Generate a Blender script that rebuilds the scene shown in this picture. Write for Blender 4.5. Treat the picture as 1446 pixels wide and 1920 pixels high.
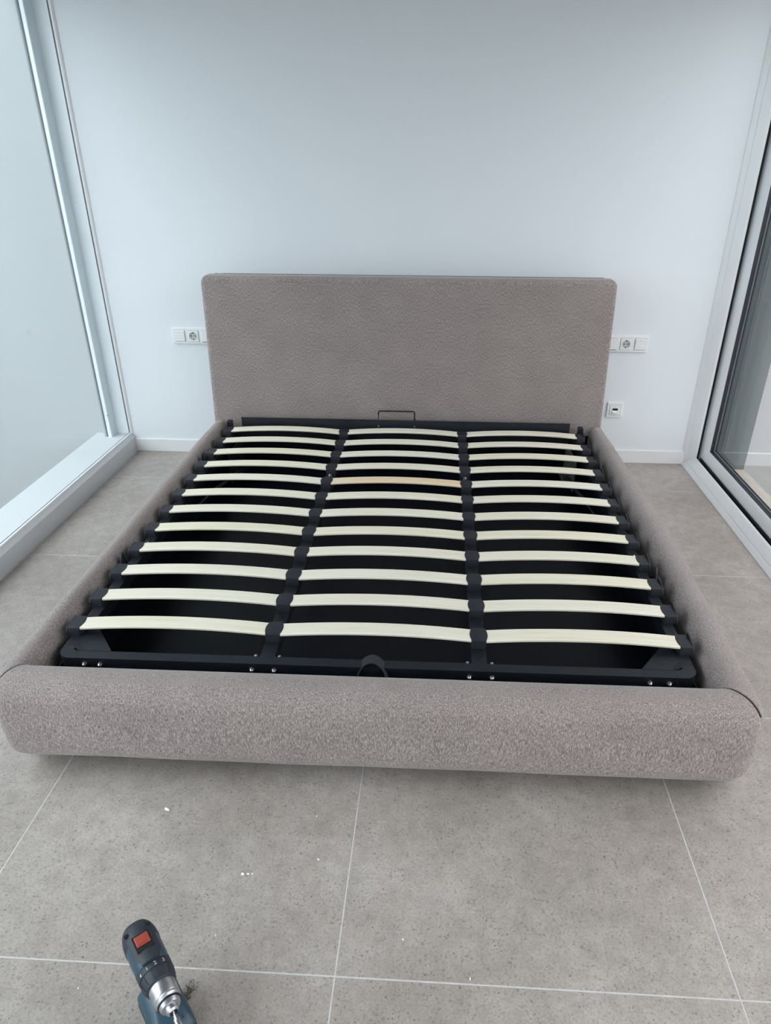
import bpy, bmesh, math, random
from mathutils import Vector, Matrix
random.seed(7)
for o in list(bpy.data.objects): bpy.data.objects.remove(o)
S = bpy.context.scene
COL = S.collection
PI = math.pi

# ------------------------------------------------------------------ camera
pitch, roll, yaw = 0.49051737, 0.00572535, 0.05080835
F_PX, CX, CY = 1297.6526, 33.947, 33.034
fw = Vector((-math.sin(yaw)*math.cos(pitch), math.cos(yaw)*math.cos(pitch), -math.sin(pitch)))
r0 = Vector((math.cos(yaw), math.sin(yaw), 0)); u0 = r0.cross(fw)
rr = r0*math.cos(roll)+u0*math.sin(roll); uu = -r0*math.sin(roll)+u0*math.cos(roll)
cam = bpy.data.cameras.new('camera'); co = bpy.data.objects.new('camera', cam); COL.objects.link(co)
m = Matrix((rr, uu, -fw)).transposed().to_4x4(); m.translation = Vector((0.00036, -3.56929, 1.44715))
co.matrix_world = m
cam.sensor_fit = 'VERTICAL'; cam.sensor_height = 24.0; cam.sensor_width = 24.0*1446/1920
cam.lens = F_PX/1920*24.0
cam.shift_x = -CX/1920; cam.shift_y = CY/1920
cam.clip_start = 0.05; cam.clip_end = 200
S.camera = co

# ------------------------------------------------------------------ world, exposure
w = bpy.data.worlds.new('overcast_sky'); S.world = w; w.use_nodes = True
nt = w.node_tree; nt.nodes.clear()
bg = nt.nodes.new('ShaderNodeBackground'); ow = nt.nodes.new('ShaderNodeOutputWorld')
tc = nt.nodes.new('ShaderNodeTexCoord'); sp = nt.nodes.new('ShaderNodeSeparateXYZ')
rp = nt.nodes.new('ShaderNodeValToRGB')
rp.color_ramp.elements[0].position = 0.0; rp.color_ramp.elements[0].color = (0.80, 0.83, 0.86, 1)
rp.color_ramp.elements[1].position = 1.0; rp.color_ramp.elements[1].color = (1.0, 1.0, 1.0, 1)
nt.links.new(tc.outputs['Generated'], sp.inputs[0]); nt.links.new(sp.outputs['Z'], rp.inputs[0])
nt.links.new(rp.outputs[0], bg.inputs[0]); bg.inputs[1].default_value = 2.0
nt.links.new(bg.outputs[0], ow.inputs[0])
sn = bpy.data.lights.new('hazy_sun', 'SUN'); sn.energy = 0.34; sn.angle = math.radians(26); sn.color = (1.0, .985, .96)
so = bpy.data.objects.new('hazy_sun', sn); COL.objects.link(so); so.location = (-6, -4, 7)
so.rotation_euler = Vector((.64, .10, -.76)).to_track_quat('-Z', 'Y').to_euler()
S.view_settings.view_transform = 'Standard'; S.view_settings.look = 'None'
S.view_settings.gamma = 1; S.view_settings.use_curve_mapping = False
S.view_settings.exposure = 1.13

# ------------------------------------------------------------------ materials
def lin(c): return tuple(((v/255)/12.92 if v/255 <= .04045 else ((v/255+.055)/1.055)**2.4) for v in c)+(1,)
def mat(name, col, rough=.5, metal=0, spec=.5, bump=None, var=None, coat=0):
    """col: linear rgb; bump=(scale, strength, distance); var=(scale, amount)"""
    M = bpy.data.materials.new(name); M.use_nodes = True; n = M.node_tree; L = n.links
    b = n.nodes['Principled BSDF']; b.inputs['Roughness'].default_value = rough; b.inputs['Metallic'].default_value = metal
    b.inputs['Specular IOR Level'].default_value = spec; b.inputs['Coat Weight'].default_value = coat
    c = tuple(col[:3])+(1,)
    b.inputs['Base Color'].default_value = c
    t = n.nodes.new('ShaderNodeTexCoord')
    if var:
        no = n.nodes.new('ShaderNodeTexNoise'); no.inputs['Scale'].default_value = var[0]; no.inputs['Detail'].default_value = 4
        L.new(t.outputs['Object'], no.inputs['Vector'])
        r = n.nodes.new('ShaderNodeValToRGB'); a = var[1]
        r.color_ramp.elements[0].position = .3; r.color_ramp.elements[1].position = .7
        r.color_ramp.elements[0].color = tuple(v*(1-a) for v in c[:3])+(1,)
        r.color_ramp.elements[1].color = tuple(min(1, v*(1+a)) for v in c[:3])+(1,)
        L.new(no.outputs['Fac'], r.inputs[0]); L.new(r.outputs[0], b.inputs['Base Color'])
    if bump:
        nb = n.nodes.new('ShaderNodeTexNoise'); nb.inputs['Scale'].default_value = bump[0]; nb.inputs['Detail'].default_value = 5
        L.new(t.outputs['Object'], nb.inputs['Vector'])
        bp = n.nodes.new('ShaderNodeBump'); bp.inputs['Strength'].default_value = bump[1]; bp.inputs['Distance'].default_value = bump[2]
        L.new(nb.outputs['Fac'], bp.inputs['Height']); L.new(bp.outputs[0], b.inputs['Normal'])
    return M

def fabric_mat():
    M = bpy.data.materials.new('melange_fabric'); M.use_nodes = True; n = M.node_tree; L = n.links
    b = n.nodes['Principled BSDF']; b.inputs['Roughness'].default_value = .95; b.inputs['Specular IOR Level'].default_value = .15
    b.inputs['Sheen Weight'].default_value = .25; b.inputs['Sheen Roughness'].default_value = .5
    t = n.nodes.new('ShaderNodeTexCoord')
    mp = n.nodes.new('ShaderNodeMapping'); mp.inputs['Scale'].default_value = (520, 400, 115)
    L.new(t.outputs['Object'], mp.inputs[0])
    a = n.nodes.new('ShaderNodeTexNoise'); a.inputs['Scale'].default_value = 1.0; a.inputs['Detail'].default_value = 3; a.inputs['Roughness'].default_value = .65
    L.new(mp.outputs[0], a.inputs['Vector'])
    r = n.nodes.new('ShaderNodeValToRGB'); e = r.color_ramp.elements
    e[0].position = .34; e[0].color = (.128, .108, .103, 1)
    e[1].position = .66; e[1].color = (.45, .388, .370, 1)
    e2 = e.new(.5); e2.color = (.258, .219, .209, 1)
    L.new(a.outputs['Fac'], r.inputs[0])
    big = n.nodes.new('ShaderNodeTexNoise'); big.inputs['Scale'].default_value = 7; big.inputs['Detail'].default_value = 4
    L.new(t.outputs['Object'], big.inputs['Vector'])
    mr = n.nodes.new('ShaderNodeMapRange'); mr.inputs['From Min'].default_value = .3; mr.inputs['From Max'].default_value = .7
    mr.inputs['To Min'].default_value = .93; mr.inputs['To Max'].default_value = 1.07
    L.new(big.outputs['Fac'], mr.inputs['Value'])
    mx = n.nodes.new('ShaderNodeVectorMath'); mx.operation = 'SCALE'
    L.new(r.outputs[0], mx.inputs[0]); L.new(mr.outputs[0], mx.inputs['Scale'])
    L.new(mx.outputs[0], b.inputs['Base Color'])
    bp = n.nodes.new('ShaderNodeBump'); bp.inputs['Strength'].default_value = .4; bp.inputs['Distance'].default_value = .0010
    L.new(a.outputs['Fac'], bp.inputs['Height']); L.new(bp.outputs[0], b.inputs['Normal'])
    return M

def tile_mat():
    M = bpy.data.materials.new('stoneware_tile'); M.use_nodes = True; n = M.node_tree; L = n.links
    b = n.nodes['Principled BSDF']; b.inputs['Specular IOR Level'].default_value = .4
    g = n.nodes.new('ShaderNodeNewGeometry')
    def noise(s, d=4, ro=.55):
        a = n.nodes.new('ShaderNodeTexNoise'); a.inputs['Scale'].default_value = s; a.inputs['Detail'].default_value = d; a.inputs['Roughness'].default_value = ro
        L.new(g.outputs['Position'], a.inputs['Vector']); return a
    def ramp(src, stops):
        r = n.nodes.new('ShaderNodeValToRGB'); e = r.color_ramp.elements
        e[0].position, e[0].color = stops[0][0], stops[0][1]; e[1].position, e[1].color = stops[-1][0], stops[-1][1]
        for p, c in stops[1:-1]: k = e.new(p); k.color = c
        L.new(src, r.inputs[0]); return r
    def mul(a, bb, f=1):
        x = n.nodes.new('ShaderNodeMix'); x.data_type = 'RGBA'; x.blend_type = 'MULTIPLY'; x.inputs['Factor'].default_value = f
        L.new(a, x.inputs['A']); L.new(bb, x.inputs['B']); return x.outputs['Result']
    base = ramp(noise(2.6, 6, .6).outputs['Fac'], [(.3, (.335, .298, .270, 1)), (.52, (.395, .356, .326, 1)), (.72, (.47, .430, .398, 1))])
    gra = ramp(noise(190, 4, .7).outputs['Fac'], [(.3, (.70, .70, .70, 1)), (.55, (1, 1, 1, 1)), (.75, (1.0, 1.0, 1.0, 1))])
    mid = ramp(noise(22, 5, .7).outputs['Fac'], [(.3, (.80, .80, .80, 1)), (.62, (1.03, 1.03, 1.03, 1))])
    c = mul(mul(base.outputs[0], gra.outputs[0]), mid.outputs[0])
    # small dark pits, clustered
    v = n.nodes.new('ShaderNodeTexVoronoi'); v.inputs['Scale'].default_value = 75; v.inputs['Randomness'].default_value = 1
    L.new(g.outputs['Position'], v.inputs['Vector'])
    pit = ramp(v.outputs['Distance'], [(.08, (0, 0, 0, 1)), (.16, (1, 1, 1, 1))])
    sel = ramp(v.outputs['Color'], [(.72, (1, 1, 1, 1)), (.76, (0, 0, 0, 1))])
    clus = ramp(noise(5, 3).outputs['Fac'], [(.46, (1, 1, 1, 1)), (.56, (0, 0, 0, 1))])
    v2 = n.nodes.new('ShaderNodeTexVoronoi'); v2.inputs['Scale'].default_value = 260; L.new(g.outputs['Position'], v2.inputs['Vector'])
    sp2 = ramp(v2.outputs['Color'], [(.05, (.60, .60, .60, 1)), (.22, (1, 1, 1, 1)), (.90, (1, 1, 1, 1)), (.97, (1.14, 1.14, 1.14, 1))])
    c = mul(c, sp2.outputs[0])
    v3 = n.nodes.new('ShaderNodeTexVoronoi'); v3.inputs['Scale'].default_value = 120; L.new(g.outputs['Position'], v3.inputs['Vector'])
    s3 = ramp(v3.outputs['Distance'], [(.10, (.35, .35, .34, 1)), (.22, (1, 1, 1, 1))])
    k3 = n.nodes.new('ShaderNodeMix'); k3.data_type = 'RGBA'; k3.inputs['A'].default_value = (1, 1, 1, 1)
    f3 = ramp(noise(11, 4).outputs['Fac'], [(.50, (0, 0, 0, 1)), (.62, (1, 1, 1, 1))]); L.new(f3.outputs[0], k3.inputs['Factor']); L.new(s3.outputs[0], k3.inputs['B'])
    c = mul(c, k3.outputs['Result'])
    mxx = n.nodes.new('ShaderNodeMath'); mxx.operation = 'MAXIMUM'; L.new(pit.outputs[0], mxx.inputs[0]); L.new(sel.outputs[0], mxx.inputs[1])
    mx2 = n.nodes.new('ShaderNodeMath'); mx2.operation = 'MAXIMUM'; L.new(mxx.outputs[0], mx2.inputs[0]); L.new(clus.outputs[0], mx2.inputs[1])
    pr = ramp(mx2.outputs[0], [(0, (.25, .24, .23, 1)), (1, (1, 1, 1, 1))])
    c = mul(c, pr.outputs[0])
    L.new(c, b.inputs['Base Color'])
    rr_ = n.nodes.new('ShaderNodeMapRange'); rr_.inputs['To Min'].default_value = .42; rr_.inputs['To Max'].default_value = .62
    L.new(noise(9).outputs['Fac'], rr_.inputs['Value']); L.new(rr_.outputs[0], b.inputs['Roughness'])
    bp = n.nodes.new('ShaderNodeBump'); bp.inputs['Strength'].default_value = .25; bp.inputs['Distance'].default_value = .001
    L.new(noise(190, 4, .7).outputs['Fac'], bp.inputs['Height']); L.new(bp.outputs[0], b.inputs['Normal'])
    return M

def wood_mat(name, c0, c1):
    M = bpy.data.materials.new(name); M.use_nodes = True; n = M.node_tree; L = n.links
    b = n.nodes['Principled BSDF']; b.inputs['Roughness'].default_value = .55; b.inputs['Specular IOR Level'].default_value = .3
    t = n.nodes.new('ShaderNodeTexCoord'); oi = n.nodes.new('ShaderNodeObjectInfo')
    ad = n.nodes.new('ShaderNodeVectorMath'); ad.operation = 'ADD'
    cmb = n.nodes.new('ShaderNodeCombineXYZ'); ml = n.nodes.new('ShaderNodeMath'); ml.operation = 'MULTIPLY'; ml.inputs[1].default_value = 37
    L.new(oi.outputs['Random'], ml.inputs[0]); L.new(ml.outputs[0], cmb.inputs[0]); L.new(ml.outputs[0], cmb.inputs[1])
    L.new(t.outputs['Object'], ad.inputs[0]); L.new(cmb.outputs[0], ad.inputs[1])
    mp = n.nodes.new('ShaderNodeMapping'); mp.inputs['Scale'].default_value = (5, 90, 20); L.new(ad.outputs[0], mp.inputs[0])
    a = n.nodes.new('ShaderNodeTexNoise'); a.inputs['Scale'].default_value = 1; a.inputs['Detail'].default_value = 5; L.new(mp.outputs[0], a.inputs['Vector'])
    r = n.nodes.new('ShaderNodeValToRGB'); r.color_ramp.elements[0].position = .3; r.color_ramp.elements[1].position = .65
    r.color_ramp.elements[0].color = c0; r.color_ramp.elements[1].color = c1
    L.new(a.outputs['Fac'], r.inputs[0])
    hs = n.nodes.new('ShaderNodeHueSaturation'); mr = n.nodes.new('ShaderNodeMapRange')
    mr.inputs['To Min'].default_value = .85; mr.inputs['To Max'].default_value = 1.2
    L.new(oi.outputs['Random'], mr.inputs['Value']); L.new(mr.outputs[0], hs.inputs['Saturation']); L.new(r.outputs[0], hs.inputs['Color'])
    L.new(hs.outputs[0], b.inputs['Base Color'])
    bp = n.nodes.new('ShaderNodeBump'); bp.inputs['Strength'].default_value = .15; bp.inputs['Distance'].default_value = .0005
    L.new(a.outputs['Fac'], bp.inputs['Height']); L.new(bp.outputs[0], b.inputs['Normal'])
    return M

def glass_mat(name, tint, refl=.08):
    M = bpy.data.materials.new(name); M.use_nodes = True; n = M.node_tree; L = n.links; n.nodes.clear()
    o = n.nodes.new('ShaderNodeOutputMaterial'); tr = n.nodes.new('ShaderNodeBsdfTransparent'); gl = n.nodes.new('ShaderNodeBsdfGlossy')
    tr.inputs[0].default_value = tint+(1,); gl.inputs['Roughness'].default_value = .02
    fr = n.nodes.new('ShaderNodeFresnel'); fr.inputs[0].default_value = 1.45
    gm = n.nodes.new('ShaderNodeNewGeometry'); iv = n.nodes.new('ShaderNodeMath'); iv.operation = 'SUBTRACT'; iv.inputs[0].default_value = 1
    L.new(gm.outputs['Backfacing'], iv.inputs[1]); ml = n.nodes.new('ShaderNodeMath'); ml.operation = 'MULTIPLY'; L.new(fr.outputs[0], ml.inputs[0]); L.new(iv.outputs[0], ml.inputs[1])
    mx = n.nodes.new('ShaderNodeMixShader'); L.new(ml.outputs[0], mx.inputs[0]); L.new(tr.outputs[0], mx.inputs[1]); L.new(gl.outputs[0], mx.inputs[2])
    L.new(mx.outputs[0], o.inputs[0]); return M

M_wall = mat('white_plaster', (.76, .80, .83), .9, spec=.2, bump=(60, .08, .001), var=(1.5, .008))
M_trimw = mat('white_lacquer', (.78, .79, .80), .4, var=(4, .01))
M_alu = mat('white_coated_aluminium', (.80, .815, .83), .28, spec=.6, var=(6, .01))
M_plinth = mat('shade_darkened_lacquer', (.56, .575, .59), .45, var=(4, .01))  # white trim colour darkened to hold the plinth's shade
M_grey = mat('grey_coated_aluminium', (.42, .44, .45), .35, spec=.6, var=(6, .02))
M_gasket = mat('black_rubber_gasket', (.012, .016, .022), .45, var=(30, .2))
M_rubgrey = mat('grey_rubber_gasket', (.14, .15, .17), .5, var=(30, .1))
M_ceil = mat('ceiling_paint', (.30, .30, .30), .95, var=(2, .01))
M_grout = mat('pale_grout', (.54, .525, .515), .9, var=(40, .1))
M_tile = tile_mat()
M_ext = mat('exterior_render', (.46, .475, .48), .9, bump=(40, .15, .002), var=(1.2, .02))
M_fab = fabric_mat()
M_piping = mat('dark_taupe_piping', (.09, .08, .077), .9, var=(50, .2))
M_seam = mat('seam_thread', (.035, .03, .03), .9, var=(50, .2))
M_steel = mat('black_powder_coated_steel', (.006, .0085, .014), .45, spec=.38, bump=(300, .1, .0003), var=(12, .15))
M_box = mat('black_base_board', (.002, .0028, .006), .4, spec=.2, var=(5, .2))
M_cap = mat('black_plastic_cap', (.013, .015, .021), .5, spec=.42, bump=(200, .1, .0003), var=(40, .1))
M_chrome = mat('zinc_plated_steel', (.75, .76, .78), .22, metal=1, var=(40, .05))
M_hole = mat('dark_recess', (.003, .003, .004), .8, var=(20, .1))
M_wood = wood_mat('birch_slat', (.70, .655, .52, 1), (.76, .725, .615, 1))
M_wood2 = wood_mat('warm_birch_slat', (.72, .56, .39, 1), (.75, .65, .49, 1))
M_strap = mat('black_webbing', (.015, .018, .022), .8, bump=(500, .6, .0008), var=(200, .3))
M_brk = mat('dull_grey_bracket', (.10, .10, .09), .5, metal=.3, var=(20, .2))
M_socket = mat('white_plastic', (.80, .82, .82), .35, var=(10, .01))
M_sockin = mat('socket_recess_plastic', (.45, .48, .49), .4, var=(10, .02))
M_gap = mat('insert_gap_shadow', (.22, .235, .24), .6, var=(10, .02))
M_glassL = glass_mat('teal_tinted_glass', (.895, .945, .965))
M_glassR = glass_mat('clear_glass', (.93, .93, .935))
M_smoke = glass_mat('smoked_glass', (.60, .64, .65))
M_chuck = mat('worn_chuck_steel', (.50, .51, .53), .36, metal=1, bump=(150, .15, .0004), var=(60, .2))
M_dnavy = mat('navy_rubber', (.020, .025, .036), .55, bump=(300, .2, .0005), var=(30, .2))
M_teal = mat('blue_green_plastic', (.022, .058, .085), .4, bump=(200, .1, .0004), var=(30, .15))
M_red = mat('red_plastic', (.32, .05, .03), .45, var=(40, .15))
M_numb = mat('white_print', (.6, .62, .62), .5, var=(50, .1))
M_fibre = mat('dry_fibre', (.10, .075, .04), .9, var=(60, .3))
M_crumb = mat('white_plaster_crumb', (.82, .80, .77), .9, var=(100, .1))

# ------------------------------------------------------------------ helpers
def link(name, me, m=None, parent=None, label=None, kind=None, smooth=False):
    o = bpy.data.objects.new(name, me); COL.objects.link(o)
    if m: me.materials.append(m)
    if parent: o.parent = parent
    if label: o['label'] = label
    if kind: o['kind'] = kind
    if smooth:
        for p in me.polygons: p.use_smooth = True
    return o
def obj(name, bm, m, parent=None, label=None, kind=None, smooth=False, angle=None):
    me = bpy.data.meshes.new(name)
    bmesh.ops.recalc_face_normals(bm, faces=bm.faces)
    if angle is not None:
        for f in bm.faces: f.smooth = True
        for e in bm.edges:
            if len(e.link_faces) != 2 or e.calc_face_angle(0) > angle: e.smooth = False
    bm.to_mesh(me); bm.free()
    o = link(name, me, m, parent, label, kind, smooth)
    return o
def empty(name, loc=(0, 0, 0), rz=0, label=None, cat=None, group=None, kind=None):
    o = bpy.data.objects.new(name, None); COL.objects.link(o); o.location = loc; o.rotation_euler = (0, 0, rz); o.empty_display_size = .1
    tag(o, label, cat, group, kind); return o
def tag(o, label=None, cat=None, group=None, kind=None):
    if label: o['label'] = label
    if cat: o['category'] = cat
    if group: o['group'] = group
    if kind: o['kind'] = kind
def box(bm, x0, x1, y0, y1, z0, z1, bev=0, seg=2):
    vs = [bm.verts.new((x, y, z)) for x in (x0, x1) for y in (y0, y1) for z in (z0, z1)]
    fs = [(0, 1, 3, 2), (4, 6, 7, 5), (0, 4, 5, 1), (2, 3, 7, 6), (0, 2, 6, 4), (1, 5, 7, 3)]
    F = [bm.faces.new([vs[i] for i in f]) for f in fs]
    if bev:
        es = set(e for f in F for e in f.edges)
        bmesh.ops.bevel(bm, geom=list(es), offset=bev, segments=seg, affect='EDGES', profile=.5)
    return bm
def nb(): return bmesh.new()
def bx(*a, **k): return box(nb(), *a, **k)
def prism(bm, pts, axis, a, b):
    """extrude 2D polygon pts along axis ('x','y','z') from a to b"""
    def P(p, t):
        return {'x': (t, p[0], p[1]), 'y': (p[0], t, p[1]), 'z': (p[0], p[1], t)}[axis]
    A = [bm.verts.new(P(p, a)) for p in pts]; B = [bm.verts.new(P(p, b)) for p in pts]
    n = len(pts)
    bm.faces.new(A); bm.faces.new(B[::-1])
    for i in range(n): bm.faces.new((A[i], B[i], B[(i+1) % n], A[(i+1) % n]))
    return bm
def frame_of(t):
    t = t.normalized(); a = Vector((0, 0, 1)) if abs(t.z) < .9 else Vector((1, 0, 0))
    u = t.cross(a).normalized(); return u, u.cross(t).normalized()
def tube(bm, pts, r, n=10, cap=True):
    pts = [Vector(p) for p in pts]; rings = []
    rs = r if isinstance(r, (list, tuple)) else [r]*len(pts)
    u = None
    for i, p in enumerate(pts):
        t = (pts[min(i+1, len(pts)-1)]-pts[max(i-1, 0)]).normalized()
        if u is None: u, v = frame_of(t)
        else:
            u = (u-t*u.dot(t)).normalized(); v = t.cross(u)
        rings.append([bm.verts.new(p+(u*math.cos(2*PI*k/n)+v*math.sin(2*PI*k/n))*rs[i]) for k in range(n)])
    for a, b in zip(rings, rings[1:]):
        for k in range(n): bm.faces.new((a[k], a[(k+1) % n], b[(k+1) % n], b[k]))
    if cap: bm.faces.new(rings[0][::-1]); bm.faces.new(rings[-1])
    return bm
def lathe(bm, prof, axis_o, axis_d, n=28, squash=None):
    """prof: list of (t, r) along axis"""
    o = Vector(axis_o); d = Vector(axis_d).normalized(); u, v = frame_of(d)
    rings = []
    for t, r in prof:
        if r < 1e-6: rings.append([bm.verts.new(o+d*t)])
        else: rings.append([bm.verts.new(o+d*t+(u*math.cos(2*PI*k/n)+v*math.sin(2*PI*k/n))*r) for k in range(n)])
    for a, b in zip(rings, rings[1:]):
        for k in range(n):
            if len(a) == 1 and len(b) == 1: continue
            if len(a) == 1: bm.faces.new((a[0], b[(k+1) % n], b[k]))
            elif len(b) == 1: bm.faces.new((a[k], a[(k+1) % n], b[0]))
            else: bm.faces.new((a[k], a[(k+1) % n], b[(k+1) % n], b[k]))
    if len(rings[0]) > 1: bm.faces.new(rings[0][::-1])
    if len(rings[-1]) > 1: bm.faces.new(rings[-1])
    return bm
def loft(bm, rings, closed=True, caps=True):
    R = [[bm.verts.new(p) for p in r] for r in rings]; n = len(R[0])
    for a, b in zip(R, R[1:]):
        for k in range(n if closed else n-1): bm.faces.new((a[k], a[(k+1) % n], b[(k+1) % n], b[k]))
    if caps: bm.faces.new(R[0][::-1]); bm.faces.new(R[-1])
    return bm
def clone(o, parent=None, loc=None):
    c = o.copy(); COL.objects.link(c)
    if parent: c.parent = parent
    if loc is not None: c.location = loc
    for ch in o.children:
        clone(ch, c)
    return c

# ------------------------------------------------------------------ the setting
XL, XR, YF, ZC = -1.68, 1.322, -5.6, 2.62
# floor: grout bed with a tile laid into every cell
fl = obj('floor', bx(XL-.06, 3.9, YF-.1, .10, -.12, -.0006), M_grout, kind='structure')
T = .8; G = .0015; rot = -.0033
def tile_mesh():
    bm = nb(); h = T/2-G
    box(bm, -h, h, -h, h, -.010, 0)
    es = [e for e in bm.edges if all(v.co.z > -.001 for v in e.verts)]
    bmesh.ops.bevel(bm, geom=es, offset=.0007, segments=1, affect='EDGES')
    me = bpy.data.meshes.new('tile'); bmesh.ops.recalc_face_normals(bm, faces=bm.faces); bm.to_mesh(me); bm.free(); me.materials.append(M_tile); return me
tm = tile_mesh()
def cut_tile(x0, x1, y0, y1):
    bm = nb(); box(bm, x0+G, x1-G, y0+G, y1-G, -.010, 0)
    es = [e for e in bm.edges if all(v.co.z > -.001 for v in e.verts)]
    bmesh.ops.bevel(bm, geom=es, offset=.0007, segments=1, affect='EDGES'); return bm
for i in range(-2, 2):
    for j in range(-1, 7):
        x0 = -.1735+i*T; x1 = x0+T; y1 = -.3742-(j-0)*T; y0 = y1-T
        cx0, cx1, cy0, cy1 = max(x0, XL+.005), min(x1, 1.40), max(y0, YF+.02), min(y1, .0)
        if cx1-cx0 < .05 or cy1-cy0 < .03: continue
        if (cx0, cx1, cy0, cy1) == (x0, x1, y0, y1):
            o = link('tile', tm, None, fl); o.location = ((x0+x1)/2, (y0+y1)/2, 0)
        else:
            o = obj('tile', cut_tile(cx0, cx1, cy0, cy1), M_tile, fl)

WL, WR = -6.5, 3.9
obj('wall_back', bx(-1.83, 1.46, 0.0, .25, -.12, 2.9), M_wall, kind='structure')
obj('ceiling', bx(XL-.16, XR+.14, YF-.2, .25, ZC, ZC+.25), M_ceil, kind='structure')
FX0, FX1, FZ = -1.45, 1.10, 2.25
bm = nb(); box(bm, XL-.16, FX0, YF-.2, YF, -.12, ZC); box(bm, FX1, XR+.14, YF-.2, YF, -.12, ZC); box(bm, FX0, FX1, YF-.2, YF, FZ, ZC); box(bm, FX0, FX1, YF-.2, YF, -.12, .04)
obj('wall_front', bm, M_wall, kind='structure')
w2 = empty('added_fill_window', (0, YF, 0), kind='structure')  # unseen window added behind the camera to light the back wall
bm = nb(); box(bm, FX0, FX0+.06, YF-.14, YF-.06, .04, FZ); box(bm, FX1-.06, FX1, YF-.14, YF-.06, .04, FZ); box(bm, -.205, -.145, YF-.14, YF-.06, .10, FZ-.06); box(bm, FX0+.06, FX1-.06, YF-.14, YF-.06, .04, .10); box(bm, FX0+.06, FX1-.06, YF-.14, YF-.06, FZ-.06, FZ)
o = obj('frame', bm, M_alu, w2); o.matrix_parent_inverse = Matrix.Translation((0, -YF, 0))
for x0, x1 in ((FX0+.05, -.20), (-.15, FX1-.05)):
    o = obj('glass_pane', bx(x0, x1, YF-.102, YF-.098, .09, FZ-.05), M_glassR, w2); o.matrix_parent_inverse = Matrix.Translation((0, -YF, 0))
obj('added_ground_front', bx(-9, 9, -22, YF-.2, -.3, -.14), mat('added_ground_paving', (.20, .20, .19), .8, bump=(20, .3, .01), var=(3, .1)), kind='structure')  # unseen ground added outside the fill window, kept dim to limit bounce
obj('added_sky_block_front', bx(-9, 9, -14.3, -14, -.14, 2.3), mat('sky_block_render', (.30, .30, .29), .9, bump=(20, .3, .01), var=(1, .05)), kind='structure')  # unseen wall added to hide the low sky and grade the back wall
bm = nb(); prism(bm, [(0, 0), (-.012, 0), (-.012, .068), (-.008, .071), (0, .071)], 'x', XL, XR+.02)
obj('baseboard_back', bm, M_trimw, kind='structure')
bm = nb(); prism(bm, [(0, 0), (-.012, 0), (-.012, .068), (-.008, .071), (0, .071)], 'x', 1.50, WR)
obj('wall_terrace_back', bx(1.46, WR, 0.0, .25, -.12, 2.9), mat('terrace_render', (.50, .505, .51), .9, bump=(40, .15, .002), var=(1.2, .02)), kind='structure')
obj('baseboard_terrace', bm, M_plinth, kind='structure')

# left fixed window: low plinth, near glass, deep sill, outer post
wn = empty('window_1', (XL, 0, 0), kind='structure')
def wobj(name, bm, m, parent=wn, **k):
    o = obj(name, bm, m, parent, **k); o.matrix_parent_inverse = Matrix.Translation(-parent.location); return o
YW = YF+.02; ZT = 2.13
# plinth (profile in x,z) along y, and jamb (same profile turned up) along z
bm = nb(); prism(bm, [(-1.78, 0), (-1.68, 0), (-1.68, .079), (-1.6815, .081), (-1.696, .0975), (-1.78, .0975)], 'y', YW, 0)
wobj('plinth', bm, M_plinth)
bm = nb(); prism(bm, [(-1.705, .0975), (-1.697, .0975), (-1.697, .105), (-1.705, .105)], 'y', YW, -.012)
wobj('glazing_bead', bm, M_alu)
bm = nb(); box(bm, -1.712, -1.706, YW, -.012, .0975, .104)
wobj('gasket', bm, M_rubgrey)
bm = nb(); prism(bm, [(-1.72, 0), (-1.691, 0), (-1.691, -.004), (-1.697, -.010), (-1.706, -.010), (-1.706, -.008), (-1.72, -.008)], 'z', .0975, ZT)
wobj('jamb', bm, M_alu)
wobj('gasket', bx(-1.7105, -1.7065, -.0135, -.008, .105, ZT), M_rubgrey)
wobj('window_sill', bx(-1.895, -1.78, YW, 0, .02, .0965, bev=.002), M_plinth)
wobj('glass_pane', bx(-1.712, -1.708, YW, -.009, .104, ZT), M_glassL)
wobj('head', bx(-1.895, -1.68, YW, 0, ZT, ZC), M_trimw)
wobj('reveal', bx(-1.83, -1.72, -.004, .0, .0965, ZT), M_trimw)
bm = nb(); prism(bm, [(-1.782, -.003), (-1.782, -.068), (-1.785, -.071), (-1.801, -.071), (-1.801, -.003)], 'z', .0965, ZT)
wobj('outer_post', bm, M_alu)
wobj('gasket', bx(-1.815, -1.801, -.058, -.003, .0965, ZT), M_rubgrey)
bm = nb(); prism(bm, [(-1.815, -.003), (-1.815, -.062), (-1.819, -.066), (-1.826, -.066), (-1.826, -.003)], 'z', .0965, ZT)
wobj('outer_post', bm, M_ext)
# small screw on the post edge
bm = nb(); lathe(bm, [(0, .003), (.0015, .0025), (.002, 0)], (-1.7845, -.0705, .22), (.5, -1, 0), 10)
wobj('screw', bm, M_steel)
# exterior wall behind the window; unseen wall added opposite to cut low sky
obj('wall_exterior_left', bx(WL, -1.832, .0, .25, -3.1, 5.5), M_ext, kind='structure')
obj('added_sky_block_left', bx(-4.6, -4.4, -9, 0.0, -3.1, 1.2), M_ext, kind='structure')
obj('ground_exterior_left', bx(WL, -1.86, -9, 0.0, -3.3, -3.1), M_ext, kind='structure')
obj('wall_below_window', bx(-1.86, XL-.062, YF, 0, -3.1, -.001), M_ext, kind='structure')

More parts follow.
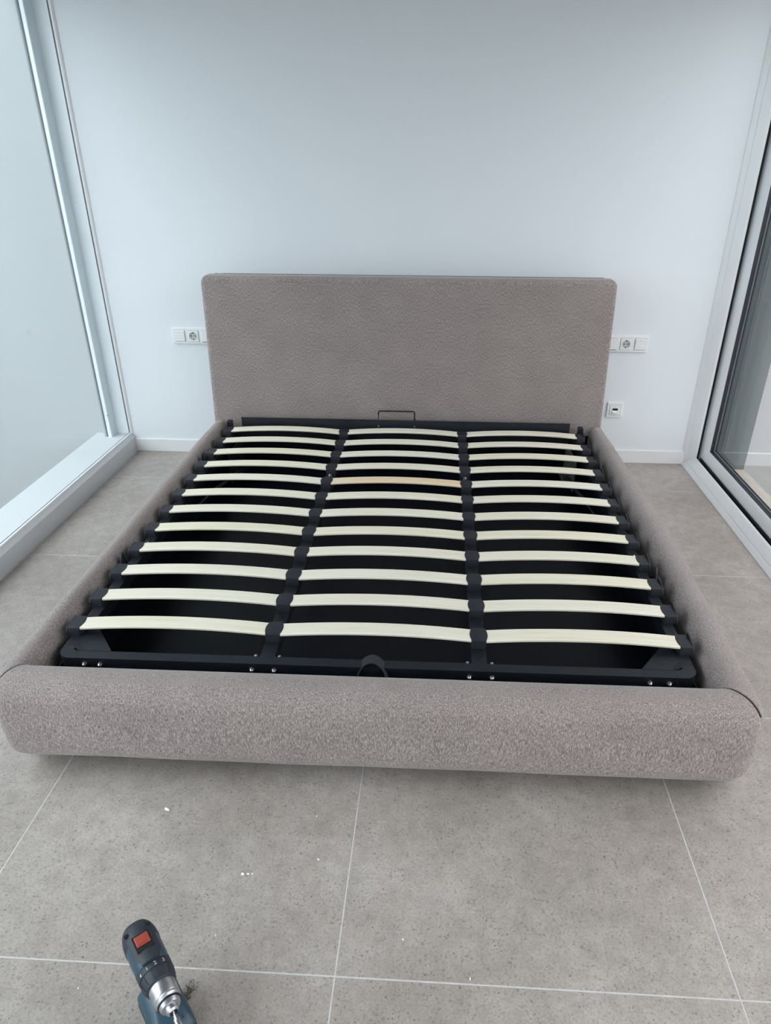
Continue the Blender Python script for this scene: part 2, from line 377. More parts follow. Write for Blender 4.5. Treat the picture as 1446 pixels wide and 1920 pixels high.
# right sliding door: outer frame profile (offset into opening, height)
dr = empty('door_1', (XR, 0, 0), kind='structure')
def dobj(name, bm, m, **k):
    o = obj(name, bm, m, dr, **k); o.matrix_parent_inverse = Matrix.Translation(-dr.location); return o
def profile_L(pts, name, m, **k):
    """sweep (x, h) profile along the bottom (h=z) mitred into the jamb (h=-y)"""
    bm = nb()
    r1 = [(x, YW, h) for x, h in pts]; r2 = [(x, -h, h) for x, h in pts]; r3 = [(x, -h, ZT+.0) for x, h in pts]
    loft(bm, [r1, r2, r3]); return dobj(name, bm, m, **k)
outer = [(1.322, 0), (1.323, .004), (1.340, .0205), (1.3435, .0200), (1.3435, .0225), (1.345, .0245), (1.371, .050), (1.374, .0525), (1.384, .0525), (1.386, .050), (1.386, .012), (1.46, .012), (1.46, 0)]
profile_L(outer, 'outer_frame', M_alu)
profile_L([(1.3862, .012), (1.3862, .040), (1.3878, .040), (1.3878, .012)], 'gasket', M_gasket)
profile_L([(1.388, .012), (1.388, .030), (1.404, .030), (1.404, .012)], 'track', M_gasket)
sash = [(1.3885, .046), (1.3905, .050), (1.394, .050), (1.394, .046), (1.404, .040), (1.404, .060), (1.4055, .072), (1.409, .086), (1.4155, .102), (1.420, .109), (1.424, .1115), (1.432, .1115), (1.432, .012), (1.3885, .012)]
sash = [(1.405, .0305), (1.405, .055), (1.406, .070), (1.409, .085), (1.4145, .100), (1.419, .108), (1.4225, .1110), (1.432, .1110), (1.4525, .1075), (1.4525, .0305)]
profile_L(sash, 'sash', M_alu)
profile_L([(1.4235, .1100), (1.4235, .1145), (1.438, .1145), (1.438, .1090)], 'gasket', M_gasket)
profile_L([(1.439, .108), (1.439, .117), (1.4405, .119), (1.447, .119), (1.447, .108)], 'glazing_bead', M_rubgrey)
profile_L([(1.4475, .108), (1.4475, .122), (1.452, .122), (1.452, .108)], 'gasket', M_gasket)
dobj('glass_pane', bx(1.453, 1.459, YW, -.112, .112, ZT), M_glassR)
dobj('door_head', bx(1.322, 1.47, YW, 0, ZT, ZC), M_alu)
dobj('brush_seal', bx(1.400, 1.4065, YW, -.062, .03, .0575), M_gasket)
# smoked glass leaf standing outside, parallel to the back wall
sg = empty('trim_1', (1.55, -.09, 0), kind='structure')
def sobj(name, bm, m):
    o = obj(name, bm, m, sg); o.matrix_parent_inverse = Matrix.Translation(-sg.location); return o
sobj('glass_leaf', bx(1.4545, 1.634, -.074, -.066, .0, ZC), M_smoke)
sobj('edge_strip', bx(1.5815, 1.5835, -.0765, -.0745, .0, ZC), M_rubgrey)
sobj('edge_strip', bx(1.500, 1.503, -.0765, -.0745, .0, ZC), M_rubgrey)
# terrace floor: lit band painted in beige, shaded slabs beyond painted in grey
M_terr_shade = mat('shaded_terrace_stone', (.34, .345, .33), .5, bump=(120, .2, .001), var=(8, .08))
M_terr_lit = mat('lit_terrace_stone', (.47, .43, .38), .55, bump=(150, .2, .001), var=(12, .08))
th = obj('lit_floor_strip', bx(1.47, 1.64, YF, .0, -.012, .0005), M_terr_lit, kind='structure')
tf = empty('floor_terrace', (1.64, 0, -.002), kind='structure')
for i in range(3):
    for j in range(7):
        o = obj('tile', bx(1.643+i*.75, 1.643+i*.75+.747, -.3742-.8*j, -.3742-.8*j+(.797 if j else .372), -.012, 0), M_terr_shade, tf)
        o.matrix_parent_inverse = Matrix.Translation(-tf.location)
obj('added_sky_block_right', bx(3.9, 4.1, -9, .25, -.12, 1.9), M_ext, kind='structure')  # unseen far wall added to block low-angle skylight on the right

# ------------------------------------------------------------------ the bed
BX, BY = -.171, 0.0; BROT = .0076
bed = empty('upholstered_bed', (BX, BY, 0), BROT, 'large taupe upholstered bed frame with padded rails and bare slats, no mattress', 'bed')
SC = .016                      # shell centre offset
KX = .094/.133                 # side rails are slimmer than the footboard
HI, HY, D = .893, 2.172, .133  # inner half width, inner foot line, padding depth
Z0, Z1 = .052, .298
def shell_profile(n=9):
    r1, r0 = .064, .050; pts = []
    def arc(cx, cz, r, a0, a1):
        for k in range(n+1):
            a = a0+(a1-a0)*k/n; pts.append((cx+r*math.cos(a), cz+r*math.sin(a)))
    arc(r1, Z1-r1, r1, PI, PI/2); arc(D-r1, Z1-r1, r1, PI/2, 0)
    # gentle belly on the outside
    for k in range(1, 5):
        t = k/5; pts.append((D+.004*math.sin(PI*t), (Z1-r1)*(1-t)+(Z0+r0)*t))
    arc(D-r0, Z0+r0, r0, 0, -PI/2)
    arc(.02, Z0+.02, .02, -PI/2, -PI)
    for k in range(1, 4):
        t = k/4; pts.append((0, (Z0+.02)*(1-t)+(Z1-r1)*t))
    return pts
PROF = shell_profile()
CD, CZ_ = D/2, (Z0+Z1)/2
def shrink(p, s): return (CD+(p[0]-CD)*s, CZ_+(p[1]-CZ_)*s)
def supdir(th, n=3.2):
    c, s = math.cos(th), math.sin(th)
    return (abs(c)**(2/n), abs(s)**(2/n))
RAIL = {1: ([(.25, .912), (1.0, .908), (1.6, .908), (1.9, .894), (2.172, .872)], [(.25, .986), (1.0, 1.010), (1.6, 1.004), (1.9, .990), (2.172, .982)]),
        -1: ([(.25, .885), (1.0, .886), (1.6, .890), (1.9, .892), (2.172, .882)], [(.25, .955), (1.0, .970), (1.6, .962), (1.9, .960), (2.172, .964)])}
def look(tab, y):
    if y <= tab[0][0]: return tab[0][1]
    for (y0, v0), (y1, v1) in zip(tab, tab[1:]):
        if y <= y1:
            f = (y-y0)/(y1-y0); return v0+(v1-v0)*f
    return tab[-1][1]
def ring(side, kind, t, s=1.0):
    out = []
    tin, tout = RAIL[side] if side else (None, None)
    for p in PROF:
        d, z = shrink(p, s)
        if kind == 'rail':
            a_, b_ = look(tin, -t), look(tout, -t)
            wav = .0025*math.sin(t*9.0)+.0015*math.sin(t*23+1)
            out.append((side*(a_+(b_-a_)*d/D), t, z+wav*.5))
        elif kind == 'corner':
            cx_, cy_ = supdir(t); out.append((side*(tin[-1][1]+d*cx_*(tout[-1][1]-tin[-1][1])/D), -(HY+d*cy_), z))
        else:  # foot, t = x
            wz = .0018*math.sin(t*7)+.001*math.sin(t*19+2)
            low = max(0, (.10-z)/.05)
            out.append((t, -(HY+d), z+wz*low))
    return out
def seam(dist): return 1-.040*math.exp(-dist/.006)
def rail(side):
    rs = []
    # domed head end
    for k in range(6):
        a = PI/2*k/5; rs.append(ring(side, 'rail', -.278-.035*(1-math.cos(a)) , .62+.38*math.sin(a)))
    N = 46
    for k in range(1, N+1): rs.append(ring(side, 'rail', -.313-(HY-.313)*k/N))
    for k in range(1, 11):
        a = PI/4*k/10; rs.append(ring(side, 'corner', a, seam((PI/4-a)*D)))
    bm = nb(); loft(bm, rs); return obj('side_rail', bm, M_fab, bed, angle=1.0)
rail(-1); rail(1)
rs = []
for k in range(10): 
    a = PI/4+PI/4*k/10; rs.append(ring(-1, 'corner', a, seam((a-PI/4)*D)))
for k in range(41): rs.append(ring(0, 'foot', -.882+(.882+.872)*k/40))
for k in range(9, -1, -1):
    a = PI/4+PI/4*k/10; rs.append(ring(1, 'corner', a, seam((a-PI/4)*D)))
bm = nb(); loft(bm, rs); obj('footboard', bm, M_fab, bed, angle=1.0)
# visible open seam on the right corner
bm = nb(); pts = []
for p in PROF[6:17]:
    d, z = shrink(p, .985); cx_, cy_ = supdir(PI/4); pts.append(((.872+d*cx_*(.110/D)), -(HY+d*cy_), z))
tube(bm, pts, .0022, 6); obj('corner_seam', bm, M_seam, bed, smooth=True)
bm = nb(); pts = [(-(x-.872)*.082/.110-.882, y, z) for x, y, z in pts]; tube(bm, pts, .0009, 6); obj('corner_seam', bm, M_seam, bed, smooth=True)
# short feet
for x, y in ((-.93, -2.2), (.95, -2.2), (-.93, -.4), (.95, -.4)):
    bm = nb(); lathe(bm, [(0, .022), (.004, .025), (.056, .028)], (x, y, 0), (0, 0, 1), 16); obj('foot', bm, M_cap, bed)
# headboard
hb = nb(); box(hb, -.952, .952, -.275, -.185, .06, .976)
for v in hb.verts:
    if v.co.z < .5: v.co.x *= .975/.952
bmesh.ops.subdivide_edges(hb, edges=[e for e in hb.edges if abs(e.verts[0].co.z-e.verts[1].co.z) > .1], cuts=5)
es = [e for e in hb.edges if len(e.link_faces) == 2 and e.calc_face_angle(0) > .5]
top_side = [e for e in es if all(v.co.z > .97 for v in e.verts) and abs(e.verts[0].co.y-e.verts[1].co.y) > .01]
bmesh.ops.bevel(hb, geom=top_side, offset=.034, segments=6, affect='EDGES', profile=.5)
es = [e for e in hb.edges if len(e.link_faces) == 2 and e.calc_face_angle(0) > .1 and (all(v.co.y < -.27 for v in e.verts) or all(v.co.y > -.19 for v in e.verts))]
bmesh.ops.bevel(hb, geom=es, offset=.024, segments=5, affect='EDGES', profile=.5, clamp_overlap=True)
for v in hb.verts: v.co.x += .009
HB = obj('headboard', hb, M_fab, bed, angle=.9)
bm = nb(); pts = []
for k in range(41):
    x = -.90+1.80*k/40; pts.append((x+.009, -.200, .9755))
tube(bm, pts, .0016, 6); obj('piping', bm, M_piping, HB, smooth=True)

# base box
obj('base_board', bx(-.895, .915, -2.19, -.27, .060, .072), M_box, bed)
obj('rail_lining', bx(-.858, -.855, -2.16, -.333, .073, .226), M_box, bed)
obj('rail_lining', bx(.855, .858, -2.16, -.333, .073, .226), M_box, bed)
obj('rail_lining', bx(-.853, .853, -2.160, -2.157, .073, .226), M_box, bed)
obj('rail_lining', bx(-.875, .905, -.330, -.322, .073, .259), M_box, bed)

# lifting slat frame
fr = nb()
ZB, ZF = .227, .262
def outline(hx, y0, y1, r, n=7):
    pts = []
    for cx_, cy_, a0 in ((hx-r, y0+r, -PI/2), (hx-r, y1-r, 0), (-hx+r, y1-r, PI/2), (-hx+r, y0+r, PI)):
        for k in range(n+1): a = a0+PI/2*k/n; pts.append((cx_+r*math.cos(a), cy_+r*math.sin(a)))
    return pts
O = outline(.855, -2.133, -.318, .036); I = outline(.822, -2.101, -.352, .012)
def ringv(pts, z): return [fr.verts.new((x, y, z)) for x, y in pts]
a, b, c, d = ringv(O, ZB), ringv(O, ZF), ringv(I, ZF), ringv(I, ZB); n = len(O)
for p, q in ((a, b), (b, c), (c, d), (d, a)):
    for k in range(n): fr.faces.new((p[k], p[(k+1) % n], q[(k+1) % n], q[k]))
bmesh.ops.bevel(fr, geom=[e for e in fr.edges if all(v.co.z > ZF-.001 for v in e.verts) and e.calc_face_angle(0) > .8], offset=.002, segments=2, affect='EDGES')
SF = obj('slat_frame', fr, M_steel, bed, angle=.7)
for x in (-.286, .286):
    obj('centre_bar', bx(x-.020, x+.020, -2.102, -.352, .229, ZF-.0005, bev=.002), M_steel, SF)
# corner gussets with hole, joint lines
for s in (-1, 1):
    g = nb(); pts = [(s*.823, -2.00), (s*.792, -2.00), (s*.714, -2.1015), (s*.802, -2.1015), (s*.823, -2.074)]
    prism(g, pts, 'z', .2575, .2628); G_ = obj('gusset_plate', g, M_steel, SF)
    h = nb(); lathe(h, [(0, .0065), (.0006, .0065)], (s*.805, -2.058, .2628), (0, 0, 1), 14); obj('hole', h, M_hole, G_)
    h = nb(); prism(h, [(s*.828, -2.066), (s*.821, -2.066), (s*.799, -2.090), (s*.797, -2.097), (s*.808, -2.100), (s*.824, -2.088)], 'z', .2622, .2634); obj('notch', h, M_hole, G_)
    h = nb(); box(h, min(s*.824, s*.8555), max(s*.824, s*.8555), -2.0775, -2.076, .245, .2623); obj('joint_line', h, M_hole, SF)
    h = nb(); box(h, s*.799-.0008, s*.799+.0008, -2.1335, -2.100, .245, .2623); obj('joint_line', h, M_hole, SF)
# bolts on the front face and on the bars
bb = nb(); lathe(bb, [(0, .0085), (.002, .0085), (.003, .0062), (.0062, .0058), (.0085, .0035), (.0088, 0)], (0, 0, 0), (0, -1, 0), 12)
bolt0 = obj('bolt', bb, M_chrome, SF, angle=.6); bolt0.location = (-.778, -2.133, .242)
for x in (-.735, -.322, -.262, .258, .318, .730, .780): clone(bolt0, SF, (x, -2.133, .242))
bb = nb(); lathe(bb, [(0, .009), (.002, .009), (.0025, .0065), (.006, .006), (.008, .0035), (.0083, 0)], (0, 0, 0), (0, 0, 1), 12)
bt = obj('bolt', bb, M_chrome, SF, angle=.6); bt.location = (-.286, -.885, .2625)
for x, y in ((.286, -.885), (-.286, -1.585), (.286, -1.585)): clone(bt, SF, (x, y, .2625))
bb = nb(); lathe(bb, [(0, .0045), (.0015, .004), (.003, 0)], (0, 0, 0), (0, 0, 1), 8)
rv = obj('rivet', bb, M_chrome, SF); rv.location = (-.318, -.3545, .273)
for x, y, z in ((-.255, -.3545, .273), (.255, -.3545, .273), (.318, -.3545, .273), (-.318, -2.099, .2625), (-.253, -2.099, .2625), (.253, -2.099, .2625), (.318, -2.099, .2625), (-.840, -1.5, .2625), (.840, -1.5, .2625)): clone(rv, SF, (x, y, z))

# slats
SY0, DY, SW = -.4315+.0265, .1456, .052
def slat_mesh(L=.562):
    bm = nb(); N = 22; rs = []
    for k in range(N+1):
        t = k/N*2-1; x = t*L/2; z = .014*(1-t*t); w_ = SW/2
        e = .0022
        rs.append([(x, -w_, z+e), (x, -w_+e*.4, z+.0005), (x, -w_+e, z), (x, w_-e, z), (x, w_, z+e), (x, w_, z+.0085-e), (x, w_-e, z+.0085), (x, -w_+e, z+.0085), (x, -w_, z+.0085-e)])
    loft(bm, rs); return bm
sl = obj('slat', slat_mesh(), M_wood, SF, angle=.6)
XS = (-.570, .001, .572)
first = True
for k in range(12):
    for q, x in enumerate(XS):
        jit = random.uniform(-.0012, .0012); z = .2765
        if first: o = sl; first = False
        else: o = sl.copy(); COL.objects.link(o); o.parent = SF
        o.location = (x, SY0-DY*k+jit, z); o.rotation_euler = (0, 0, random.uniform(-.002, .002))
        if k == 4 and q == 1:
            o.data = sl.data.copy(); o.data.materials.clear(); o.data.materials.append(M_wood2); o['label'] = 'warmer orange-tinted slat'
# caps on the centre bars
def joint_cap():
    bm = nb(); N = 14; L = []
    hy = .0305
    for k in range(N+1):
        y = -hy+2*hy*k/N; L.append((.0185+.0075*math.cos(PI*y/(2*hy))**.8 if abs(y) < hy-1e-6 else .0185, y))
    pts = [(x, y) for x, y in L]+[(-x, y) for x, y in reversed(L)]
    rs = [[(x*.92, y, 0) for x, y in pts], [(x, y, .004) for x, y in pts], [(x, y, .0230) for x, y in pts], [(x*.95, y*.975, .0262) for x, y in pts], [(x*.6, y*.8, .0272) for x, y in pts]]
    loft(bm, rs); return bm
jc = obj('joint_cap', joint_cap(), M_cap, SF, angle=.7)
first = True
for k in range(12):
    for x in (-.2845, .2865):
        if first: o = jc; first = False
        else: o = jc.copy(); COL.objects.link(o); o.parent = SF
        o.location = (x, SY0-DY*k, .2615)
# side end caps with the little upright ear at the outer end
def end_cap():
    bm = nb(); hy = .0305; N = 12
    pts = [(.031, hy), (.031, -hy)]
    for k in range(N+1):
        y = -hy+2*hy*k/N; pts.append((-.001-.0075*math.cos(PI*y/(2*hy)), y))
    rs = [[(x, y, 0) for x, y in pts], [(x, y, .0235) for x, y in pts], [(x*.97+.0005, y*.97, .0260) for x, y in pts]]
    loft(bm, rs)
    # ear
    prism(bm, [(hy, .0), (hy, .036), (hy-.012, .034), (-hy+.006, .026), (-hy-.002, .016), (-hy-.002, 0)], 'x', .0312, .0348)
    return bm
ec = obj('end_cap', end_cap(), M_cap, SF, angle=.7)
em = ec.data.copy()
for v in em.vertices: v.co.x *= -1; v.co.z = min(v.co.z, .0262)
em.flip_normals()
for k in range(12):
    o = ec if k == 0 else ec.copy()
    if k: COL.objects.link(o); o.parent = SF
    o.location = (.8335, SY0-DY*k, .2615)
    o = bpy.data.objects.new('end_cap', em); COL.objects.link(o); o.parent = SF; o.location = (-.8335, SY0-DY*k, .2615)
# head panel with retaining wire
obj('head_panel', bx(-.797, .807, -.352, -.348, .262, .329, bev=.001), M_steel, SF)
obj('head_panel_flange', bx(-.797, .807, -.372, -.352, .2605, .264), M_steel, SF)
for x0 in (-.872, .850):
    bm = nb(); box(bm, x0, x0+.024, -.352, -.322, .245, .306, bev=.003); box(bm, x0-.008, x0+.034, -.372, -.345, .245, .272, bev=.003); obj('hinge_bracket', bm, M_steel, SF)
bm = nb(); yy = -.345
pts = [(-.121, yy, .290), (-.121, yy, .362)]
for k in range(1, 5): a = PI/2*k/5; pts.append((-.121+.010*(1-math.cos(a)), yy, .362+.010*math.sin(a)))
pts += [(-.111, yy, .372), (.045, yy, .372)]
for k in range(1, 5): a = PI/2*k/5; pts.append((.045+.010*math.sin(a), yy, .372-.010*(1-math.cos(a))))
pts += [(.055, yy, .362), (.055, yy, .288)]
tube(bm, pts, .0036, 8); obj('retaining_wire', bm, M_steel, SF, smooth=True)
for x in (-.121, .055):
    bm = nb(); lathe(bm, [(0, .005), (.002, .0045), (.0025, 0)], (x, -.3525, .297), (0, -1, 0), 10); obj('rivet', bm, M_chrome, SF)
# side retainer lugs
def lug(s, y):
    bm = nb(); prism(bm, [(y+.020, .225), (y+.014, .262), (y+.004, .292), (y-.004, .296), (y-.016, .282), (y-.024, .262), (y-.030, .225)], 'x', s*.876-.003, s*.876+.003)
    box(bm, min(s*.850, s*.876), max(s*.850, s*.876), y-.022, y+.014, .225, .235)
    bmesh.ops.bevel(bm, geom=bm.edges[:], offset=.001, segments=1, affect='EDGES')
    obj('retainer_lug', bm, M_cap, SF)
for s in (-1, 1):
    for y in (-.750, -1.625): lug(s, y)
# gas struts and hinge plates below the slats
for s in (-1, 1):
    bm = nb(); box(bm, s*.800-.003, s*.800+.003, -.62, -.36, .09, .235); obj('hinge_plate', bm, M_brk if s > 0 else M_steel, SF)
    bm = nb(); box(bm, min(s*.755, s*.800), max(s*.755, s*.800), -.60, -.40, .12, .124, bev=.001); H = obj('lift_bracket', bm, M_brk if s > 0 else M_steel, SF)
    bm = nb(); tube(bm, [(s*.775, -.55, .13), (s*.785, -.95, .20)], .011, 12); tube(bm, [(s*.785, -.95, .20), (s*.788, -1.15, .225)], .005, 10); obj('gas_strut', bm, M_cap, SF)
# pull strap loop at the foot
bm = nb(); rings = []
base = Vector((.010, -2.150, .19)); N = 18
for k in range(N+1):
    t = k/N; a = PI*t
    cxp = -.050+.100*t*1.0
    x = -.043*math.cos(a)*1.0+.002; zz = .205+.072*math.sin(a)**.8 if 0 < t < 1 else .205
    y = -2.135+.028*math.sin(a)-.018*t
    tw = .4*(t-.5)
    u = Vector((math.sin(tw)*.3, 1, 0)).normalized()
    c = Vector((x, y, zz)); nrm = Vector((-math.cos(a), 0, math.sin(a)))
    w2, h2 = .017, .0014
    rings.append([c+u*w2+nrm*h2, c-u*w2+nrm*h2, c-u*w2-nrm*h2, c+u*w2-nrm*h2])
loft(bm, rings); 
obj('pull_strap', bm, M_strap, SF, angle=.8)

# ------------------------------------------------------------------ wall plates
def socket_insert(cx, cz, parent):
    bm = nb(); n = 32; R = .0205; h = .0275
    def sq(a):
        c, s_ = math.cos(a), math.sin(a); k = h/max(abs(c), abs(s_)); return c*k, s_*k
    ang = [2*PI*k/n for k in range(n)]
    def row(f, y): return [bm.verts.new((cx+f(a)[0], y, cz+f(a)[1])) for a in ang]
    ci = lambda r: (lambda a: (r*math.cos(a), r*math.sin(a)))
    rows = [row(sq, -.0090), row(sq, -.0122), row(lambda a: (sq(a)[0]*.98, sq(a)[1]*.98), -.0130), row(ci(R*1.14), -.0130), row(ci(R*1.10), -.0140), row(ci(R), -.0138), row(ci(R*.97), -.0100)]
    for P, Q in zip(rows, rows[1:]):
        for k in range(n): bm.faces.new((P[k], P[(k+1) % n], Q[(k+1) % n], Q[k]))
    o = obj('socket_insert', bm, M_socket, parent, angle=.5)
    bm = nb(); lathe(bm, [(0, .0199), (.0004, .0199)], (cx, -.0097, cz), (0, -1, 0), 28); obj('socket_recess', bm, M_sockin, o)
    for dx, dz in ((-.0095, 0), (.0095, 0), (0, .0165), (0, -.0165)):
        bm = nb(); lathe(bm, [(0, .0031), (.0003, .0031)], (cx+dx, -.0101, cz+dz), (0, -1, 0), 12); obj('contact_hole', bm, M_hole, o)
def switch_insert(cx, cz, parent):
    o = obj('shutter_switch', bx(cx-.0275, cx+.0275, -.0128, -.008, cz-.0275, cz+.0275, bev=.0010), M_socket, parent)
    for dz in (.0195, .0065, -.0065, -.0195):
        obj('button', bx(cx-.0262, cx+.0262, -.0148, -.0125, cz+dz-.0055, cz+dz+.0055, bev=.0009), M_socket, o)
    obj('mark', bx(cx-.007, cx+.007, -.01495, -.0147, cz+.0185, cz+.0200), M_sockin, o)
def blank_insert(cx, cz, parent):
    o = obj('rocker_switch', bx(cx-.0275, cx+.0275, -.0155, -.008, cz-.0275, cz+.0275, bev=.0015), M_socket, parent)
    obj('gap', bx(cx-.0275, cx+.0275, -.0140, -.0090, cz-.0292, cz-.0277), M_hole, o)
def plate(x0, n, cz, name, label, cat, group=None, order='sob'):
    W_ = .081+.071*(n-1)
    t = empty(name, (x0+W_/2, 0, cz), 0, label, cat, group)
    fp = obj('cover_plate', bx(x0, x0+W_, -.0095, 0, cz-.0405, cz+.0405, bev=.0022), M_socket, t)
    parts = [fp]
    for k, c in enumerate(order):
        cx = x0+.0405+.071*k
        # dark hairline around the insert
        obj('insert_gap', bx(cx-.0287, cx+.0287, -.0099, -.0090, cz-.0287, cz+.0287), M_gap, t)
        {'s': switch_insert, 'o': socket_insert, 'b': blank_insert}[c](cx, cz, t)
    for ch in t.children: ch.matrix_parent_inverse = Matrix.Translation(-t.location)
    return t
plate(-1.385, 3, .640, 'switch_plate', 'white triple plate left of the headboard, shutter switch and socket showing', 'switch plate', order='sob')
plate(.821, 3, .637, 'switch_plate', 'white triple plate right of the headboard, socket beside a shutter switch', 'switch plate', order='bos')
t = empty('data_outlet', (.928, 0, .2935), 0, 'single square white data outlet low on the wall beside the headboard', 'wall outlet')
obj('cover_plate', bx(.8875, .9685, -.0095, 0, .253, .334, bev=.0022), M_socket, t)
obj('insert_gap', bx(.8990, .9570, -.0100, -.0090, .2650, .3220), M_gap, t)
ins = obj('outlet_insert', bx(.9003, .9557, -.0125, -.008, .2663, .3207, bev=.0012), M_socket, t)
obj('port_recess', bx(.9150, .9420, -.0131, -.0120, .2850, .3030), M_hole, ins)
bm = nb(); prism(bm, [(-.0125, .2740), (-.0215, .2790), (-.0215, .2850), (-.0135, .2915), (-.0125, .2915)], 'x', .9130, .9400); obj('port_flap', bm, M_socket, ins)
obj('mark', bx(.9265, .9300, -.0128, -.0124, .3085, .3110), M_sockin, ins)
for ch in t.children: ch.matrix_parent_inverse = Matrix.Translation(-t.location)

# ------------------------------------------------------------------ cordless drill, standing on its battery
dd = Vector((.553, -.833, 0)).normalized(); perp = Vector((dd.y, -dd.x, 0))   # perp: to the drill's right-hand side
DO = Vector((-.498, -2.849, 0))
drill = empty('cordless_drill', (DO.x, DO.y, 0), math.radians(-48.5), 'blue and black cordless drill standing on its battery on the tiles', 'drill')
# local frame: +x towards chuck, z up
ZA = .158; R = .0312
def dring(x, ry, rz, zc=ZA, n=28, flat=2.3, yoff=0):
    out = []
    for k in range(n):
        a = 2*PI*k/n; c, s = math.cos(a), math.sin(a)
        out.append((x, yoff+ry*math.copysign(abs(c)**(2/flat), c), zc+rz*math.copysign(abs(s)**(2/flat), s)))
    return out
bm = nb(); rs = []
for x, f in ((-.069, .30), (-.0675, .55), (-.063, .76), (-.055, .90), (-.043, .975), (-.024, 1.0), (0, 1.0), (.014, .99), (.022, .97), (.027, .92)):
    rs.append(dring(x, R*f, (R+.004)*f))
loft(bm, rs); body = obj('motor_housing', bm, M_teal, drill, angle=.8)
bm = nb(); rs = []
for x, f in ((-.0705, .28), (-.0692, .58), (-.0645, .79), (-.056, .93), (-.044, 1.01), (-.028, 1.03), (-.0255, 1.0)):
    rs.append(dring(x, R*f, (R+.004)*f))
loft(bm, rs); obj('rear_grip', bm, M_dnavy, drill, angle=.8)
# rubber overlay along the top
bm = nb(); rs = []
for x in (-.032, -.02, -.005, .01, .022, .027):
    w_ = .022 if x < .02 else .014
    row = []
    for k in range(9):
        a = -1+2*k/8; ang = PI/2-a*(.78 if x < .02 else .5)
        row.append((x, R*1.035*math.copysign(abs(math.cos(ang))**(2/2.3), math.cos(ang)), ZA+(R+.004)*1.035*abs(math.sin(ang))**(2/2.3)))
    row += [(p[0], p[1]*.85, p[2]-.004) for p in reversed(row)]
    rs.append(row)
loft(bm, rs); obj('top_grip', bm, M_dnavy, drill, angle=.8)
zt = ZA+(R+.004)*1.035
sw = obj('switch_recess', bx(-.030, .004, -.0155, .0155, zt-.005, zt+.0008, bev=.001), M_hole, drill)
bm = nb(); box(bm, -.026, -.005, -.0125, .0125, zt-.004, zt+.0035, bev=.0015); box(bm, -.0105, -.0075, -.011, .006, zt+.003, zt+.0050, bev=.0006); obj('gear_switch', bm, M_red, drill, label='red sliding gear switch')
for y in (-.020, .019):
    obj('vent_slot', bx(-.046, -.041, y-.004, y+.004, zt-.008, zt-.0035), M_hole, drill)
# collars
bm = nb(); lathe(bm, [(.030, .0315), (.033, .0330), (.052, .0325), (.0528, .0308), (.054, .0308), (.0548, .0320), (.068, .0300), (.074, .0285), (.076, .025)], (0, 0, ZA), (1, 0, 0), 32)
col_ = obj('torque_collar', bm, M_dnavy, drill, angle=.5)
# ridges and printed numbers on the collar
for k in range(12):
    a = 2*PI*k/12+.2; c, s = math.cos(a), math.sin(a)
    bm = nb(); tube(bm, [(.055, .0312*c, ZA+.0312*s), (.071, .0288*c, ZA+.0288*s)], .0016, 6); obj('ridge', bm, M_dnavy, col_)
def digit(ch, x, ang):
    cu = bpy.data.curves.new('digit', 'FONT'); cu.body = ch; cu.size = .010; cu.align_x = 'CENTER'; cu.align_y = 'CENTER'; cu.extrude = .0002
    o = bpy.data.objects.new('tmp', cu); COL.objects.link(o)
    me = bpy.data.meshes.new_from_object(o.evaluated_get(bpy.context.evaluated_depsgraph_get())); bpy.data.objects.remove(o)
    n_ = Vector((0, math.cos(ang), math.sin(ang))); up = Vector((-1, 0, 0)); side = up.cross(n_)
    M4 = Matrix((side, up, n_)).transposed().to_4x4(); M4.translation = Vector((x, 0, ZA))+n_*.0327
    me.transform(M4); link('printed_digit', me, M_numb, col_)
for ch, a in (('1', 1.95), ('2', 1.45), ('3', .95), ('4', 2.45)): digit(ch, .0475, a)
# chuck
bm = nb(); lathe(bm, [(.074, .020), (.0745, .0235), (.077, .0250), (.098, .0245), (.1005, .0235), (.1015, .0240), (.104, .0240), (.106, .0225), (.108, .0205), (.116, .0185), (.118, .0175), (.1185, .0125), (.126, .0115), (.129, .0085), (.129, .0)], (0, 0, ZA), (1, 0, 0), 32)
ck = obj('chuck', bm, M_chuck, drill, angle=.5, label='worn silver metal chuck')
bm = nb(); lathe(bm, [(.1080, .0212), (.1085, .0220), (.1105, .0218), (.1110, .0205)], (0, 0, ZA), (1, 0, 0), 32); obj('groove_ring', bm, M_steel, ck, angle=.5)
for k in range(3):
    a = 2*PI*k/3+.5; c, s = math.cos(a), math.sin(a)
    bm = nb(); tube(bm, [(.122, .006*c, ZA+.006*s), (.133, .0045*c, ZA+.0045*s)], .0030, 8); obj('jaw', bm, M_steel, ck)
bm = nb(); lathe(bm, [(.125, .0036), (.140, .0036), (.141, .0055), (.160, .0055), (.161, .0050), (.166, .0030), (.175, .0030), (.177, .0015), (.1775, 0)], (0, 0, ZA), (1, 0, 0), 12)
obj('screwdriver_bit', bm, M_chrome, drill, angle=.5)
